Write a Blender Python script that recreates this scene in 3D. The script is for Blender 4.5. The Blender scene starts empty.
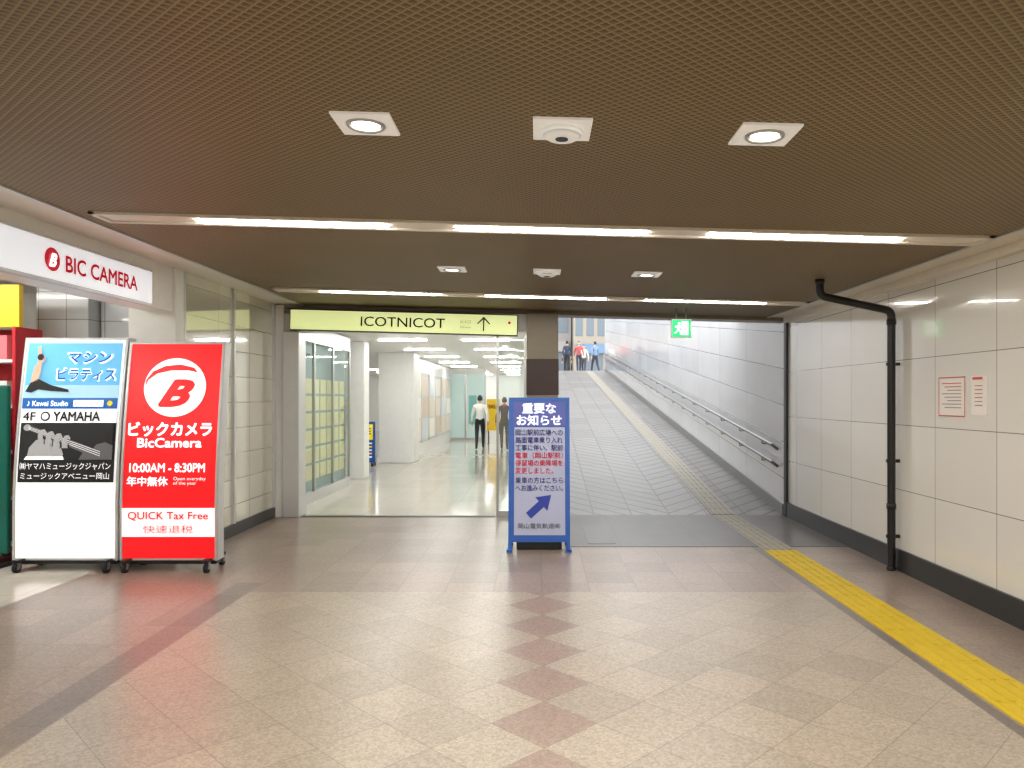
import bpy, bmesh, math, random
from mathutils import Vector, Matrix
random.seed(4)
scn = bpy.context.scene
COL = scn.collection
scn.view_settings.view_transform = 'Standard'

# ------------------------------------------------------------------ helpers
def c(r, g, b):
    def f(v):
        v /= 255.0
        return v/12.92 if v <= 0.04045 else ((v+0.055)/1.055)**2.4
    return (f(r), f(g), f(b), 1.0)

class E:
    def __init__(s, nt, k): s.nt = nt; s.k = k
    def op(s, o, b=None, d=None):
        n = s.nt.nodes.new('ShaderNodeMath'); n.operation = o
        for i, v in enumerate([s, b, d]):
            if v is None: continue
            if isinstance(v, E): s.nt.links.new(v.k, n.inputs[i])
            else: n.inputs[i].default_value = v
        return E(s.nt, n.outputs[0])
    def __add__(s, o): return s.op('ADD', o)
    def __sub__(s, o): return s.op('SUBTRACT', o)
    def __mul__(s, o): return s.op('MULTIPLY', o)
    def __truediv__(s, o): return s.op('DIVIDE', o)
    def gt(s, o): return s.op('GREATER_THAN', o)
    def lt(s, o): return s.op('LESS_THAN', o)
    def abs(s): return s.op('ABSOLUTE')
    def floor(s): return s.op('FLOOR')
    def fract(s): return s.op('FRACT')
    def min(s, o): return s.op('MINIMUM', o)
    def max(s, o): return s.op('MAXIMUM', o)
    def inv(s): return (s*-1.0)+1.0

def newmat(name):
    m = bpy.data.materials.new(name); m.use_nodes = True
    nt = m.node_tree
    b = nt.nodes['Principled BSDF']
    return m, nt, b

def coords(nt):
    t = nt.nodes.new('ShaderNodeTexCoord'); s = nt.nodes.new('ShaderNodeSeparateXYZ')
    nt.links.new(t.outputs['Object'], s.inputs[0])
    return t.outputs['Object'], E(nt, s.outputs[0]), E(nt, s.outputs[1]), E(nt, s.outputs[2])

def mix(nt, fac, a, b):
    n = nt.nodes.new('ShaderNodeMix'); n.data_type = 'RGBA'
    for i, v in ((0, fac), (6, a), (7, b)):
        if isinstance(v, E): nt.links.new(v.k, n.inputs[i])
        elif hasattr(v, 'is_linked') : nt.links.new(v, n.inputs[i])
        else: n.inputs[i].default_value = v
    return n.outputs[2]

def noise(nt, vec, scale, detail=2.0, rough=0.5):
    n = nt.nodes.new('ShaderNodeTexNoise'); n.inputs['Scale'].default_value = scale
    n.inputs['Detail'].default_value = detail; n.inputs['Roughness'].default_value = rough
    nt.links.new(vec, n.inputs['Vector'])
    return E(nt, n.outputs[0])

def cellrand(nt, a, b):
    cb = nt.nodes.new('ShaderNodeCombineXYZ'); nt.links.new(a.k, cb.inputs[0]); nt.links.new(b.k, cb.inputs[1])
    w = nt.nodes.new('ShaderNodeTexWhiteNoise'); w.noise_dimensions = '3D'
    nt.links.new(cb.outputs[0], w.inputs[0])
    return E(nt, w.outputs[0])

def bump(nt, b, h, strength=0.3, dist=0.002):
    n = nt.nodes.new('ShaderNodeBump'); n.inputs['Strength'].default_value = strength
    n.inputs['Distance'].default_value = dist
    nt.links.new(h.k, n.inputs['Height']); nt.links.new(n.outputs[0], b.inputs['Normal'])

def pmat(name, col, rough=0.5, metal=0.0, emit=0.0, ecol=None, var=0.04, coat=0.0, spec=0.5):
    m, nt, b = newmat(name)
    v, x, y, z = coords(nt)
    if var > 0:
        n = noise(nt, v, 9.0, 3.0)
        dark = tuple(k*(1-var*2.5) for k in col[:3])+(1,)
        nt.links.new(mix(nt, n, dark, col), b.inputs['Base Color'])
    else:
        b.inputs['Base Color'].default_value = col
    b.inputs['Roughness'].default_value = rough
    b.inputs['Metallic'].default_value = metal
    b.inputs['Coat Weight'].default_value = coat
    b.inputs['Specular IOR Level'].default_value = spec
    if emit > 0:
        b.inputs['Emission Color'].default_value = ecol or col
        b.inputs['Emission Strength'].default_value = emit
    return m

def link(o, parent=None):
    COL.objects.link(o)
    if parent is not None: o.parent = parent
    return o

def empty(name, loc=(0, 0, 0), rot=(0, 0, 0)):
    o = bpy.data.objects.new(name, None); o.location = loc; o.rotation_euler = rot
    o.empty_display_size = 0.1
    return link(o)

def mesh(name, verts, faces, mat=None, parent=None, smooth=False):
    me = bpy.data.meshes.new(name); me.from_pydata([tuple(v) for v in verts], [], faces); me.update()
    if mat: me.materials.append(mat)
    if smooth:
        for p in me.polygons: p.use_smooth = True
    o = bpy.data.objects.new(name, me)
    return link(o, parent)

def frombm(name, bm, mats, parent=None, smooth=False):
    me = bpy.data.meshes.new(name); bmesh.ops.recalc_face_normals(bm, faces=bm.faces[:]); bm.to_mesh(me); bm.free()
    for m in (mats if isinstance(mats, (list, tuple)) else [mats]): me.materials.append(m)
    if smooth:
        for p in me.polygons: p.use_smooth = True
    return link(bpy.data.objects.new(name, me), parent)

def bbox(bm, x0, x1, y0, y1, z0, z1, mi=0, bevel=0.0):
    r = bmesh.ops.create_cube(bm, size=1.0)
    vs = r['verts']
    for v in vs:
        v.co = Vector(((x0+x1)/2+v.co.x*(x1-x0), (y0+y1)/2+v.co.y*(y1-y0), (z0+z1)/2+v.co.z*(z1-z0)))
    fs = set(f for v in vs for f in v.link_faces)
    for f in fs: f.material_index = mi
    if bevel > 0:
        es = list(set(e for v in vs for e in v.link_edges))
        rr = bmesh.ops.bevel(bm, geom=es, offset=bevel, segments=2, affect='EDGES', profile=0.5)
        for f in rr['faces']: f.material_index = mi

def box(name, x0, x1, y0, y1, z0, z1, mat, parent=None, bevel=0.0):
    bm = bmesh.new(); bbox(bm, x0, x1, y0, y1, z0, z1, 0, bevel)
    return frombm(name, bm, mat, parent)

def cyl(bm, p0, p1, r, seg=24, mi=0, r2=None):
    p0 = Vector(p0); p1 = Vector(p1); d = p1-p0
    M = Matrix.Translation((p0+p1)/2) @ d.to_track_quat('Z', 'Y').to_matrix().to_4x4()
    res = bmesh.ops.create_cone(bm, cap_ends=True, segments=seg, radius1=r, radius2=r if r2 is None else r2, depth=d.length, matrix=M)
    for f in set(f for v in res['verts'] for f in v.link_faces):
        f.material_index = mi; f.smooth = len(f.verts) == 4

def tube(bm, pts, rad, seg=8, mi=0):
    pts = [Vector(p) for p in pts]; rings = []
    for i, p in enumerate(pts):
        d = (pts[min(i+1, len(pts)-1)]-pts[max(i-1, 0)]).normalized()
        a = d.orthogonal().normalized(); b = d.cross(a)
        if rings:
            a0 = (rings[-1][0].co-pts[i-1]); a = (a0-d*a0.dot(d)).normalized(); b = d.cross(a)
        rings.append([bm.verts.new(p+(a*math.cos(t*2*math.pi/seg)+b*math.sin(t*2*math.pi/seg))*rad[i]) for t in range(seg)])
    for i in range(len(rings)-1):
        for t in range(seg):
            f = bm.faces.new((rings[i][t], rings[i][(t+1) % seg], rings[i+1][(t+1) % seg], rings[i+1][t])); f.material_index = mi; f.smooth = True
    for r in (rings[0], rings[-1]):
        f = bm.faces.new(r); f.material_index = mi

# ---- flat graphics / lettering, mapped by fn(u,v)->world point
def graphic(name, verts2, faces, fn, mat, parent):
    return mesh(name, [fn(u, v) for u, v in verts2], faces, mat, parent)

def lettering(name, body, cu, cv, w, h, fn, mat, parent, bold=0.0, slant=0.0):
    cd = bpy.data.curves.new('t', 'FONT'); cd.body = body; cd.size = 1.0
    cd.resolution_u = 3; cd.fill_mode = 'BOTH'
    o = bpy.data.objects.new('t', cd); COL.objects.link(o)
    bpy.context.view_layer.update()
    dg = bpy.context.evaluated_depsgraph_get()
    me = bpy.data.meshes.new_from_object(o.evaluated_get(dg))
    vs0 = [(v.co.x+slant*v.co.y, v.co.y) for v in me.vertices]; fs0 = [tuple(p.vertices) for p in me.polygons]
    bpy.data.objects.remove(o); bpy.data.curves.remove(cd); bpy.data.meshes.remove(me)
    if not vs0: return None
    vs = []; fs = []
    offs = [(0, 0)] if bold <= 0 else [(0, 0)]+[(bold*math.cos(k*math.pi/4), bold*math.sin(k*math.pi/4)) for k in range(8)]
    for (dx, dy) in offs:
        n = len(vs); vs += [(x+dx, y+dy) for x, y in vs0]; fs += [tuple(i+n for i in f) for f in fs0]
    x0 = min(v[0] for v in vs); x1 = max(v[0] for v in vs); y0 = min(v[1] for v in vs); y1 = max(v[1] for v in vs)
    sx = w/max(x1-x0, 1e-6); sy = (h/max(y1-y0, 1e-6)) if h else sx
    return graphic(name, [((v[0]-(x0+x1)/2)*sx+cu, (v[1]-(y0+y1)/2)*sy+cv) for v in vs], fs, fn, mat, parent)

def grect(name, u0, u1, v0, v1, fn, mat, parent, n=10):
    vs = []; fs = []
    for i in range(n+1):
        v = v0+(v1-v0)*i/n; vs += [(u0, v), (u1, v)]
    for i in range(n): fs.append((2*i, 2*i+1, 2*i+3, 2*i+2))
    return graphic(name, vs, fs, fn, mat, parent)

def gpoly(name, pts, fn, mat, parent):
    return graphic(name, pts, [tuple(range(len(pts)))], fn, mat, parent)

def gcircle(name, cu, cv, ru, rv, fn, mat, parent, n=40):
    return gpoly(name, [(cu+ru*math.cos(2*math.pi*i/n), cv+rv*math.sin(2*math.pi*i/n)) for i in range(n)], fn, mat, parent)

def ceil_z(x): return 2.77-0.027*x

def cslab(name, x0, x1, y0, y1, mat, dz=0.0, th=0.08, parent=None):
    vs = []
    for (x, y) in ((x0, y0), (x1, y0), (x1, y1), (x0, y1)): vs.append((x, y, ceil_z(x)+dz))
    for (x, y) in ((x0, y0), (x1, y0), (x1, y1), (x0, y1)): vs.append((x, y, ceil_z(x)+dz+th))
    return mesh(name, vs, [(0, 3, 2, 1), (4, 5, 6, 7), (0, 1, 5, 4), (1, 2, 6, 5), (2, 3, 7, 6), (3, 0, 4, 7)], mat, parent)

# ------------------------------------------------------------------ materials
white_paint = pmat('white_paint', c(240, 239, 234), 0.4)
mall_white = pmat('mall_white', c(248, 248, 246), 0.35)
cream_paint = pmat('cream_trim', c(232, 224, 210), 0.35)
steel = pmat('brushed_steel', c(190, 192, 192), 0.28, 0.9)
rail_steel = pmat('rail_steel', c(110, 112, 114), 0.3, 0.8)
alu = pmat('aluminium', c(215, 216, 216), 0.35, 0.4)
dark_metal = pmat('dark_metal', c(45, 45, 46), 0.4, 0.4)
black_paint = pmat('black_paint', c(22, 23, 24), 0.35)
rubber = pmat('rubber', c(25, 25, 26), 0.7)
base_dark = pmat('baseboard_dark', c(48, 48, 48), 0.3)
taupe = pmat('pillar_taupe', c(138, 126, 108), 0.4)
brown_dk = pmat('pillar_brown', c(58, 38, 32), 0.4)
red_em = pmat('red_lit', c(232, 20, 26), 0.35, emit=0.8, var=0)
white_em = pmat('white_lit', c(245, 245, 245), 0.35, emit=0.68, var=0)
white_sign = pmat('white_sign_lit', c(236, 241, 248), 0.3, emit=0.5, var=0)
red_ink = pmat('red_ink', c(205, 20, 45), 0.5, emit=0.25, var=0)
blk_ink = pmat('black_ink', c(16, 16, 18), 0.5, var=0)
dk_ink = pmat('dark_ink', c(60, 62, 40), 0.5, var=0)
grey_ink = pmat('grey_ink', c(175, 175, 178), 0.5, emit=0.2, var=0)
grey_ink2 = pmat('grey_ink_dark', c(100, 100, 103), 0.5, emit=0.15, var=0)
blue_ink = pmat('blue_ink', c(38, 62, 165), 0.5, var=0)
sky_em = pmat('skyblue_lit', c(105, 190, 238), 0.4, emit=0.35, var=0)
sky2_em = pmat('pale_skyblue_lit', c(175, 220, 244), 0.4, emit=0.35, var=0)
azure_em = pmat('azure_lit', c(10, 100, 185), 0.4, emit=0.3, var=0)
yel_ink = pmat('yellow_ink', c(250, 220, 30), 0.5, emit=0.35, var=0)
lime_em = pmat('lime_sign_lit', c(226, 236, 165), 0.35, emit=0.6, var=0)
teal = pmat('teal_panel', c(0, 105, 90), 0.4)
skin_ink = pmat('skin_ink', c(225, 180, 155), 0.5, emit=0.3, var=0)
tube_em = pmat('tube_lit', c(255, 252, 243), 0.4, emit=46.0, var=0)
lens_em = pmat('lens_lit', c(255, 248, 230), 0.4, emit=8.0, var=0)
panel_em = pmat('panel_lit', c(255, 255, 250), 0.4, emit=32.0, var=0)
shop_em = pmat('shop_panel_lit', c(255, 255, 250), 0.4, emit=22.0, var=0)
warm_poster = pmat('warm_poster', c(232, 220, 172), 0.5, emit=0.2)  # glow added to the case posters, as the case has no lamp
lav = pmat('lavender_board', c(184, 190, 220), 0.45)
head_blue = pmat('heading_blue', c(88, 98, 178), 0.45)
frame_blue = pmat('frame_blue', c(35, 95, 185), 0.35)
green_em = pmat('green_lit', c(0, 165, 95), 0.4, emit=1.7, var=0)

def glass_mat():
    m, nt, b = newmat('clear_glass')
    v, x, y, z = coords(nt)
    out = nt.nodes['Material Output']
    tr = nt.nodes.new('ShaderNodeBsdfTransparent'); tr.inputs[0].default_value = (0.93, 0.97, 0.96, 1)
    gl = nt.nodes.new('ShaderNodeBsdfGlossy'); gl.inputs['Roughness'].default_value = 0.02
    mx = nt.nodes.new('ShaderNodeMixShader'); mx.inputs[0].default_value = 0.12
    nt.links.new(tr.outputs[0], mx.inputs[1]); nt.links.new(gl.outputs[0], mx.inputs[2])
    nt.links.new(mx.outputs[0], out.inputs[0])
    return m
glass = glass_mat()

def floor_mat():
    m, nt, b = newmat('granite_floor')
    v, x, y, z = coords(nt)
    x = x-0.03
    S = 0.52
    u = (x+y)/S+0.5; w = (x-y)/S+0.5
    i = u.floor(); j = w.floor()
    r = cellrand(nt, i, j)
    col_mid = (i+j).abs().lt(0.5)
    fu = (u.fract()-0.5).abs(); fw = (w.fract()-0.5).abs()
    g1 = fu.max(fw).gt(0.493)
    T = 0.4
    sx = (x/T); sy = (y/T)
    r2 = cellrand(nt, sx.floor(), sy.floor()+50.0)
    g2 = (sx.fract()-0.5).abs().max((sy.fract()-0.5).abs()).gt(0.491)
    vo = nt.nodes.new('ShaderNodeTexVoronoi'); vo.inputs['Scale'].default_value = 85.0
    nt.links.new(v, vo.inputs['Vector'])
    sepc = nt.nodes.new('ShaderNodeSeparateColor'); nt.links.new(vo.outputs['Color'], sepc.inputs[0])
    sp = E(nt, sepc.outputs[0]); big = noise(nt, v, 0.8, 2.0)
    beige = mix(nt, r, c(154, 141, 125), c(167, 153, 136))
    pink = c(147, 124, 110)
    dia = mix(nt, col_mid, beige, pink)
    sq = mix(nt, r2, c(136, 119, 107), c(153, 135, 122))
    far = y.gt(6.1)
    side = x.gt(2.25).max(x.lt(-2.42))
    usesq = far.max(side)
    base = mix(nt, usesq, dia, sq)
    grout = (usesq*g2).max(usesq.inv()*g1)
    base = mix(nt, grout*0.6, base, c(104, 94, 87))
    band = (((x+2.52).abs().lt(0.11))*0.5*y.lt(6.4)).max((x-2.29).abs().lt(0.035)*0.8)
    base = mix(nt, band, base, c(88, 80, 78))
    mm = nt.nodes.new('ShaderNodeMix'); mm.data_type = 'RGBA'; mm.blend_type = 'MULTIPLY'
    mm.inputs[0].default_value = 1.0
    fac = (sp-0.5)*0.42+1.0+(big-0.5)*0.25
    cb = nt.nodes.new('ShaderNodeCombineXYZ')
    for k in range(3): nt.links.new(fac.k, cb.inputs[k])
    nt.links.new(base, mm.inputs[6]); nt.links.new(cb.outputs[0], mm.inputs[7])
    nt.links.new(mm.outputs[2], b.inputs['Base Color'])
    b.inputs['Roughness'].default_value = 0.28
    b.inputs['Specular IOR Level'].default_value = 0.6
    bump(nt, b, grout*-1.0, 0.12, 0.001)
    return m

def ceiling_mat():
    m, nt, b = newmat('embossed_brown_ceiling')
    v, x, y, z = coords(nt)
    P = 0.042
    a = ((x*0.9+y*1.0)/P).fract(); d = ((x*0.9-y*1.0)/P).fract()
    la = (a-0.5).abs(); lb = (d-0.5).abs()
    ln = la.max(lb).gt(0.385)
    tri = (a-d).gt(0.0)
    n = noise(nt, v, 1.2, 4.0)
    base = mix(nt, tri, c(90, 75, 48), c(126, 107, 74))
    base = mix(nt, ln*0.75, base, c(172, 152, 114))
    base = mix(nt, n*0.5, base, c(98, 82, 54))
    nt.links.new(base, b.inputs['Base Color'])
    b.inputs['Roughness'].default_value = 0.55
    b.inputs['Specular IOR Level'].default_value = 0.35
    bump(nt, b, ln+tri*0.4, 0.6, 0.006)
    return m

def panel_mat(name, axis, pw, ph, off, zoff, colA, colB, rough=0.12, slope=0.0, joint=0.006, jc=c(120, 118, 112), stain=0.3, coat=0.4, ior=1.5):
    m, nt, b = newmat(name)
    v, x, y, z = coords(nt)
    h = (y if axis == 'y' else x)
    a = (h-off)/pw; zz = (z-zoff-(y*slope))/ph
    r = cellrand(nt, a.floor(), zz.floor())
    ja = (a.fract()-0.5).abs().gt(0.5-joint/pw/2); jb = (zz.fract()-0.5).abs().gt(0.5-joint/ph/2)
    j = ja.max(jb)
    n = noise(nt, v, 2.0, 4.0)
    base = mix(nt, r*(1-stain)+n*stain, colA, colB)
    base = mix(nt, j, base, jc)
    nt.links.new(base, b.inputs['Base Color'])
    b.inputs['Roughness'].default_value = rough
    b.inputs['Coat Weight'].default_value = coat; b.inputs['Coat Roughness'].default_value = 0.02
    b.inputs['Coat IOR'].default_value = ior
    bump(nt, b, j*-1.0, 0.4, 0.003)
    return m

def ramp_mat():
    m, nt, b = newmat('ramp_paving')
    v, x, y, z = coords(nt)
    xm = (x-1.8).abs()
    t = (y-xm*1.0)/0.34
    l1 = (t.fract()-0.5).abs().gt(0.43)
    t2 = (xm)/0.52; t3 = y/1.04
    l2 = ((t2.fract()-0.5).abs().gt(0.48)).max((t3.fract()-0.5).abs().gt(0.49))
    r = cellrand(nt, t3.floor(), t2.floor())
    n = noise(nt, v, 3.0, 5.0)
    base = mix(nt, r*0.6+n*0.4, c(106, 103, 101), c(136, 133, 131))
    base = mix(nt, (l1*0.8).max(l2*0.7), base, c(46, 44, 43))
    nt.links.new(base, b.inputs['Base Color'])
    b.inputs['Roughness'].default_value = 0.4
    bump(nt, b, l1*-1.0, 0.6, 0.006)
    return m

def mallfloor_mat():
    m, nt, b = newmat('polished_white_tile')
    v, x, y, z = coords(nt)
    a = x/0.6; d = y/0.6
    j = (a.fract()-0.5).abs().max((d.fract()-0.5).abs()).gt(0.494)
    r = cellrand(nt, a.floor(), d.floor()); n = noise(nt, v, 6, 4)
    base = mix(nt, r*0.5+n*0.5, c(196, 190, 178), c(212, 206, 194))
    base = mix(nt, j*0.5, base, c(160, 154, 144))
    nt.links.new(base, b.inputs['Base Color'])
    b.inputs['Roughness'].default_value = 0.1
    return m

def concrete_mat():
    m, nt, b = newmat('threshold_stone')
    v, x, y, z = coords(nt)
    a = x/0.9; d = y/0.72
    j = (a.fract()-0.5).abs().max((d.fract()-0.5).abs()).gt(0.493)
    n = noise(nt, v, 3, 5); sp = noise(nt, v, 50, 2)
    base = mix(nt, n*0.6+sp*0.4, c(62, 58, 56), c(104, 98, 95))
    base = mix(nt, j*0.7, base, c(46, 44, 43))
    nt.links.new(base, b.inputs['Base Color']); b.inputs['Roughness'].default_value = 0.3
    return m

M_floor = floor_mat(); M_ceil = ceiling_mat(); M_ramp = ramp_mat(); M_mall = mallfloor_mat(); M_thr = concrete_mat()
M_right = panel_mat('enamel_wall_panel', 'y', 0.84, 0.6, 5.42, 0.15, c(228, 224, 216), c(238, 234, 227), 0.15, coat=1.0, ior=1.75)
M_left = panel_mat('gloss_beige_panel', 'y', 0.88, 0.3, 7.35, 0.05, c(204, 200, 182), c(216, 212, 194), 0.10, coat=1.0, jc=c(120, 115, 100), ior=2.8)
M_rampw = panel_mat('ramp_wall_tile', 'y', 1.8, 0.5, 10.1, -1.113, c(208, 208, 209), c(230, 230, 231), 0.16, slope=0.11, joint=0.012, jc=c(120, 121, 123), stain=0.5, coat=0.5)
M_tilecol = panel_mat('column_tile', 'x', 0.3, 0.3, 0.0, 0.05, c(215, 219, 222), c(228, 231, 233), 0.2)
M_rear = panel_mat('rear_wall_panel', 'x', 0.9, 0.6, 0.0, 0.15, c(218, 214, 206), c(228, 224, 216), 0.25)

# ------------------------------------------------------------------ room shell
XL, XR, YE = -3.55, 3.36, 9.95
box('floor', -4.1, XR+0.3, -5.0, 10.1, -0.12, 0.0, M_floor)
box('floor_threshold', 0.32, XR, 7.95, 10.1, 0.0, 0.004, M_thr)
cslab('ceiling', -3.15, 3.1, -5.0, YE+0.02, M_ceil)
cslab('trim_1', -3.75, -3.15, -5.0, YE+0.02, cream_paint, dz=0.0)
cslab('trim_2', 3.1, XR+0.2, -5.0, YE+0.02, cream_paint, dz=0.0)
cslab('trim_3', 3.30, XR, -5.0, YE, cream_paint, dz=-0.07, th=0.07)
cslab('trim_4', -3.19, -3.15, -5.0, YE, alu, dz=-0.012, th=0.014)
cslab('trim_5', 3.08, 3.11, -5.0, YE, alu, dz=-0.012, th=0.014)
box('wall_right', XR, XR+0.3, -5.0, YE, 0.0, 2.72, M_right)
box('baseboard_right', XR-0.025, XR, -5.0, YE, 0.0, 0.2, base_dark)
box('wall_rear', -10.0, XR+0.3, -5.2, -5.0, -0.1, 3.1, M_rear)
YC = 7.19; YW = 7.36
box('wall_left', XL-0.25, XL, YW, YE, 0.0, 2.9, M_left)
box('baseboard_left', XL, XL+0.02, YW, YE, 0.0, 0.14, base_dark)
box('wall_left_rear', XL-0.25, XL, -5.0, 1.2, 0.0, 2.9, M_rear)
box('wall_left_lintel', XL-0.25, XL, 1.2, YC, 2.44, 2.9, white_paint)
box('entrance_column', -3.98, XL+0.03, YC, YW, 0.0, 2.87, white_paint, bevel=0.006)
bm = bmesh.new()
for yy in (YW+0.02, 8.6, 9.9): bbox(bm, XL, XL+0.03, yy-0.02, yy+0.02, 0.14, 2.86)
frombm('left_mullions', bm, alu)  # glazing mullions along the left wall
# end wall header + stub
cslab('trim_header', XL, XR+0.1, YE+0.02, YE+0.32, taupe, dz=-0.045, th=0.6)
box('trim_7', XL, -0.15, YE+0.04, YE+0.3, 2.50, 2.74, white_paint)
box('wall_end_stub', XL-0.2, -3.42, YE, YE+0.3, 0, 2.85, white_paint)
box('door_frame_left', -3.42, -3.20, YE-0.05, YE+0.25, 0, 2.49, alu, bevel=0.008)
box('trim_corner', XR-0.03, XR+0.01, YE-0.02, YE+0.08, 0, 2.68, dark_metal)
box('door_track', -3.19, -0.57, YE-0.02, YE+0.1, 0.0, 0.006, dark_metal)
p = empty('support_pillar')
box('shaft', -0.15, 0.27, YE-0.1, YE+0.3, 0, 2.73, taupe, p, 0.01)
box('cladding_panel', -0.155, 0.275, YE-0.106, YE+0.2, 1.64, 2.12, brown_dk, p, 0.004)
box('skirting', -0.16, 0.28, YE-0.11, YE+0.3, 0, 0.15, base_dark, p)

# ------------------------------------------------------------------ shop on the left
box('floor_shop', -10.0, -4.1, -5.0, 9.6, -0.12, 0.0, M_mall)
box('wall_shop_back', -10.0, XL-0.25, 9.2, 9.35, 0, 2.9, white_paint)
box('wall_shop_side', -10.1, -10.0, -5.0, 9.35, 0, 2.9, white_paint)
box('ceiling_shop', -10.1, -3.8, -5.0, 9.35, 2.9, 3.0, white_paint)
box('shop_column', -5.42, -4.86, 8.0, 8.5, 0, 2.9, M_tilecol)
box('shop_partition', -4.84, -4.3, 8.2, 8.3, 0, 2.9, M_tilecol)
pl = empty('shop_ceiling_light')
for k in range(3):
    box('diffuser_%d' % k, -7.4, -4.6, 1.7+2.4*k, 1.9+2.4*k, 2.87, 2.9, shop_em, pl)
d = empty('red_display_rack')
red_paint = pmat('red_paint', c(205, 35, 50), 0.4); yel_paint = pmat('yellow_paint', c(245, 205, 45), 0.45)
pink_paint = pmat('pink_paint', c(226, 120, 130), 0.45)
box('back_panel', -6.9, -5.15, 7.6, 7.65, 0.0, 2.3, red_paint, d)
for k in range(5):
    box('shelf_%d' % k, -6.9, -5.15, 7.25, 7.6, 0.15+0.45*k, 0.18+0.45*k, white_paint, d)
    for q in range(7):
        box('pack_%d_%d' % (k, q), -6.85+0.24*q, -6.68+0.24*q, 7.3, 7.55, 0.18+0.45*k, 0.42+0.45*k,
            [red_paint, white_paint, pink_paint, yel_paint][(k+q*3) % 4], d)
box('side_l', -6.93, -6.9, 7.25, 7.65, 0, 2.3, red_paint, d); box('side_r', -5.15, -5.12, 7.25, 7.65, 0, 2.3, red_paint, d)
box('header_board', -6.9, -5.12, 7.3, 7.36, 2.3, 2.72, yel_paint, d)
g = empty('green_advertising_stand')
box('panel', -5.62, -5.02, 7.0, 7.06, 0.12, 1.72, teal, g, 0.02)
box('foot', -5.6, -5.04, 6.85, 7.2, 0.0, 0.04, dark_metal, g)
box('post', -5.36, -5.28, 7.02, 7.08, 0.03, 0.3, dark_metal, g)
grect('white_patch', -5.5, -5.1, 0.5, 0.9, lambda u, v: (u, 6.995, v), white_paint, g, 1)

# shop lintel sign
s = empty('illuminated_shop_sign')
box('housing', XL, -3.5, 2.2, 6.72, 2.43, 2.76, alu, s, 0.006)
fnl = lambda u, v: (-3.490, u, v)
grect('face', 2.23, 6.69, 2.455, 2.735, fnl, white_sign, s, 1)
fl2 = lambda u, v: (-3.484, u, v); fl3 = lambda u, v: (-3.478, u, v)
gcircle('logo_disc', 5.31, 2.595, 0.085, 0.085, fl2, red_ink, s)
lettering('logo_letter', 'B', 5.31, 2.59, 0.085, 0.10, fl3, white_em, s, 0.03, 0.35)
lettering('lettering', 'BIC CAMERA', 5.95, 2.592, 0.98, 0.125, fl2, red_ink, s, 0.018)

# ------------------------------------------------------------------ ceiling light strips
def strip(y, centers, L):
    e = empty('recessed_light_strip', (0, y, 2.77), (0, math.atan(0.027), 0))
    bm = bmesh.new()
    bbox(bm, -3.02, 3.07, -0.13, -0.09, -0.018, 0.0); bbox(bm, -3.02, 3.07, 0.09, 0.13, -0.018, 0.0)
    bbox(bm, -3.02, 3.07, -0.09, 0.09, -0.006, 0.0)
    bbox(bm, -3.02, -2.98, -0.13, 0.13, -0.018, 0.0); bbox(bm, 3.03, 3.07, -0.13, 0.13, -0.018, 0.0)
    frombm('channel', bm, cream_paint, e)
    for k, cx in enumerate(centers):
        bm = bmesh.new(); bbox(bm, cx-L/2, cx+L/2, -0.03, 0.03, -0.018, -0.006, 0, 0.005)
        frombm('diffuser_%d' % k, bm, tube_em, e)
strip(5.09, (-1.69, 0.096, 1.84), 1.32)
strip(8.49, (-1.81, 0.09, 1.92), 1.38)
strip(1.69, (-1.69, 0.096, 1.84), 1.32)
strip(-1.71, (-1.69, 0.096, 1.84), 1.32)

plate = pmat('fixture_white', c(245, 244, 240), 0.4, emit=0.2, var=0)
def downlight(x, y, lit=True, power=22):
    e = empty('ceiling_downlight' if lit else 'ceiling_smoke_detector', (x, y, ceil_z(x)), (0, math.atan(0.027), 0))
    bm = bmesh.new(); h = 0.125
    n = 32; inner = []; outer = []
    for i in range(n):
        a = 2*math.pi*i/n+math.pi/4; ca, sa = math.cos(a), math.sin(a)
        k = h/max(abs(ca), abs(sa)); inner.append(bm.verts.new((0.092*ca, 0.092*sa, -0.014))); outer.append(bm.verts.new((k*ca, k*sa, -0.010)))
    top = [bm.verts.new((v.co.x, v.co.y, 0.0)) for v in outer]
    deep = [bm.verts.new((v.co.x*0.8, v.co.y*0.8, -0.002)) for v in inner]
    for i in range(n):
        j = (i+1) % n
        bm.faces.new((inner[i], inner[j], outer[j], outer[i])); bm.faces.new((outer[i], outer[j], top[j], top[i]))
        bm.faces.new((inner[j], inner[i], deep[i], deep[j]))
    frombm('trim_plate', bm, plate, e)
    bm = bmesh.new()
    if lit:
        cyl(bm, (0, 0, -0.003), (0, 0, -0.010), 0.060, 32); frombm('lens', bm, lens_em, e)
        bm = bmesh.new(); tube(bm, [(0.076*math.cos(t*math.pi/12), 0.076*math.sin(t*math.pi/12), -0.012) for t in range(25)], [0.009]*25); frombm('reflector_ring', bm, steel, e)
        ld = bpy.data.lights.new('lamp', 'AREA'); ld.shape = 'DISK'; ld.size = 0.12; ld.energy = power; ld.color = (1, 0.965, 0.91)
        lo = bpy.data.objects.new('lamp', ld); lo.location = (0, 0, -0.03); link(lo, e)
    else:
        bm.free(); bm = bmesh.new()
        cyl(bm, (0, 0, -0.010), (0, 0, -0.026), 0.10, 32); cyl(bm, (0, 0, -0.026), (0, 0, -0.034), 0.06, 32, 1); cyl(bm, (0, 0, -0.034), (0, 0, -0.048), 0.085, 32, 0, 0.062)
        frombm('housing', bm, [plate, dark_metal], e)
        bm = bmesh.new(); cyl(bm, (0, 0, -0.048), (0, 0, -0.051), 0.028, 20); frombm('sensor', bm, dark_metal, e)
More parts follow.
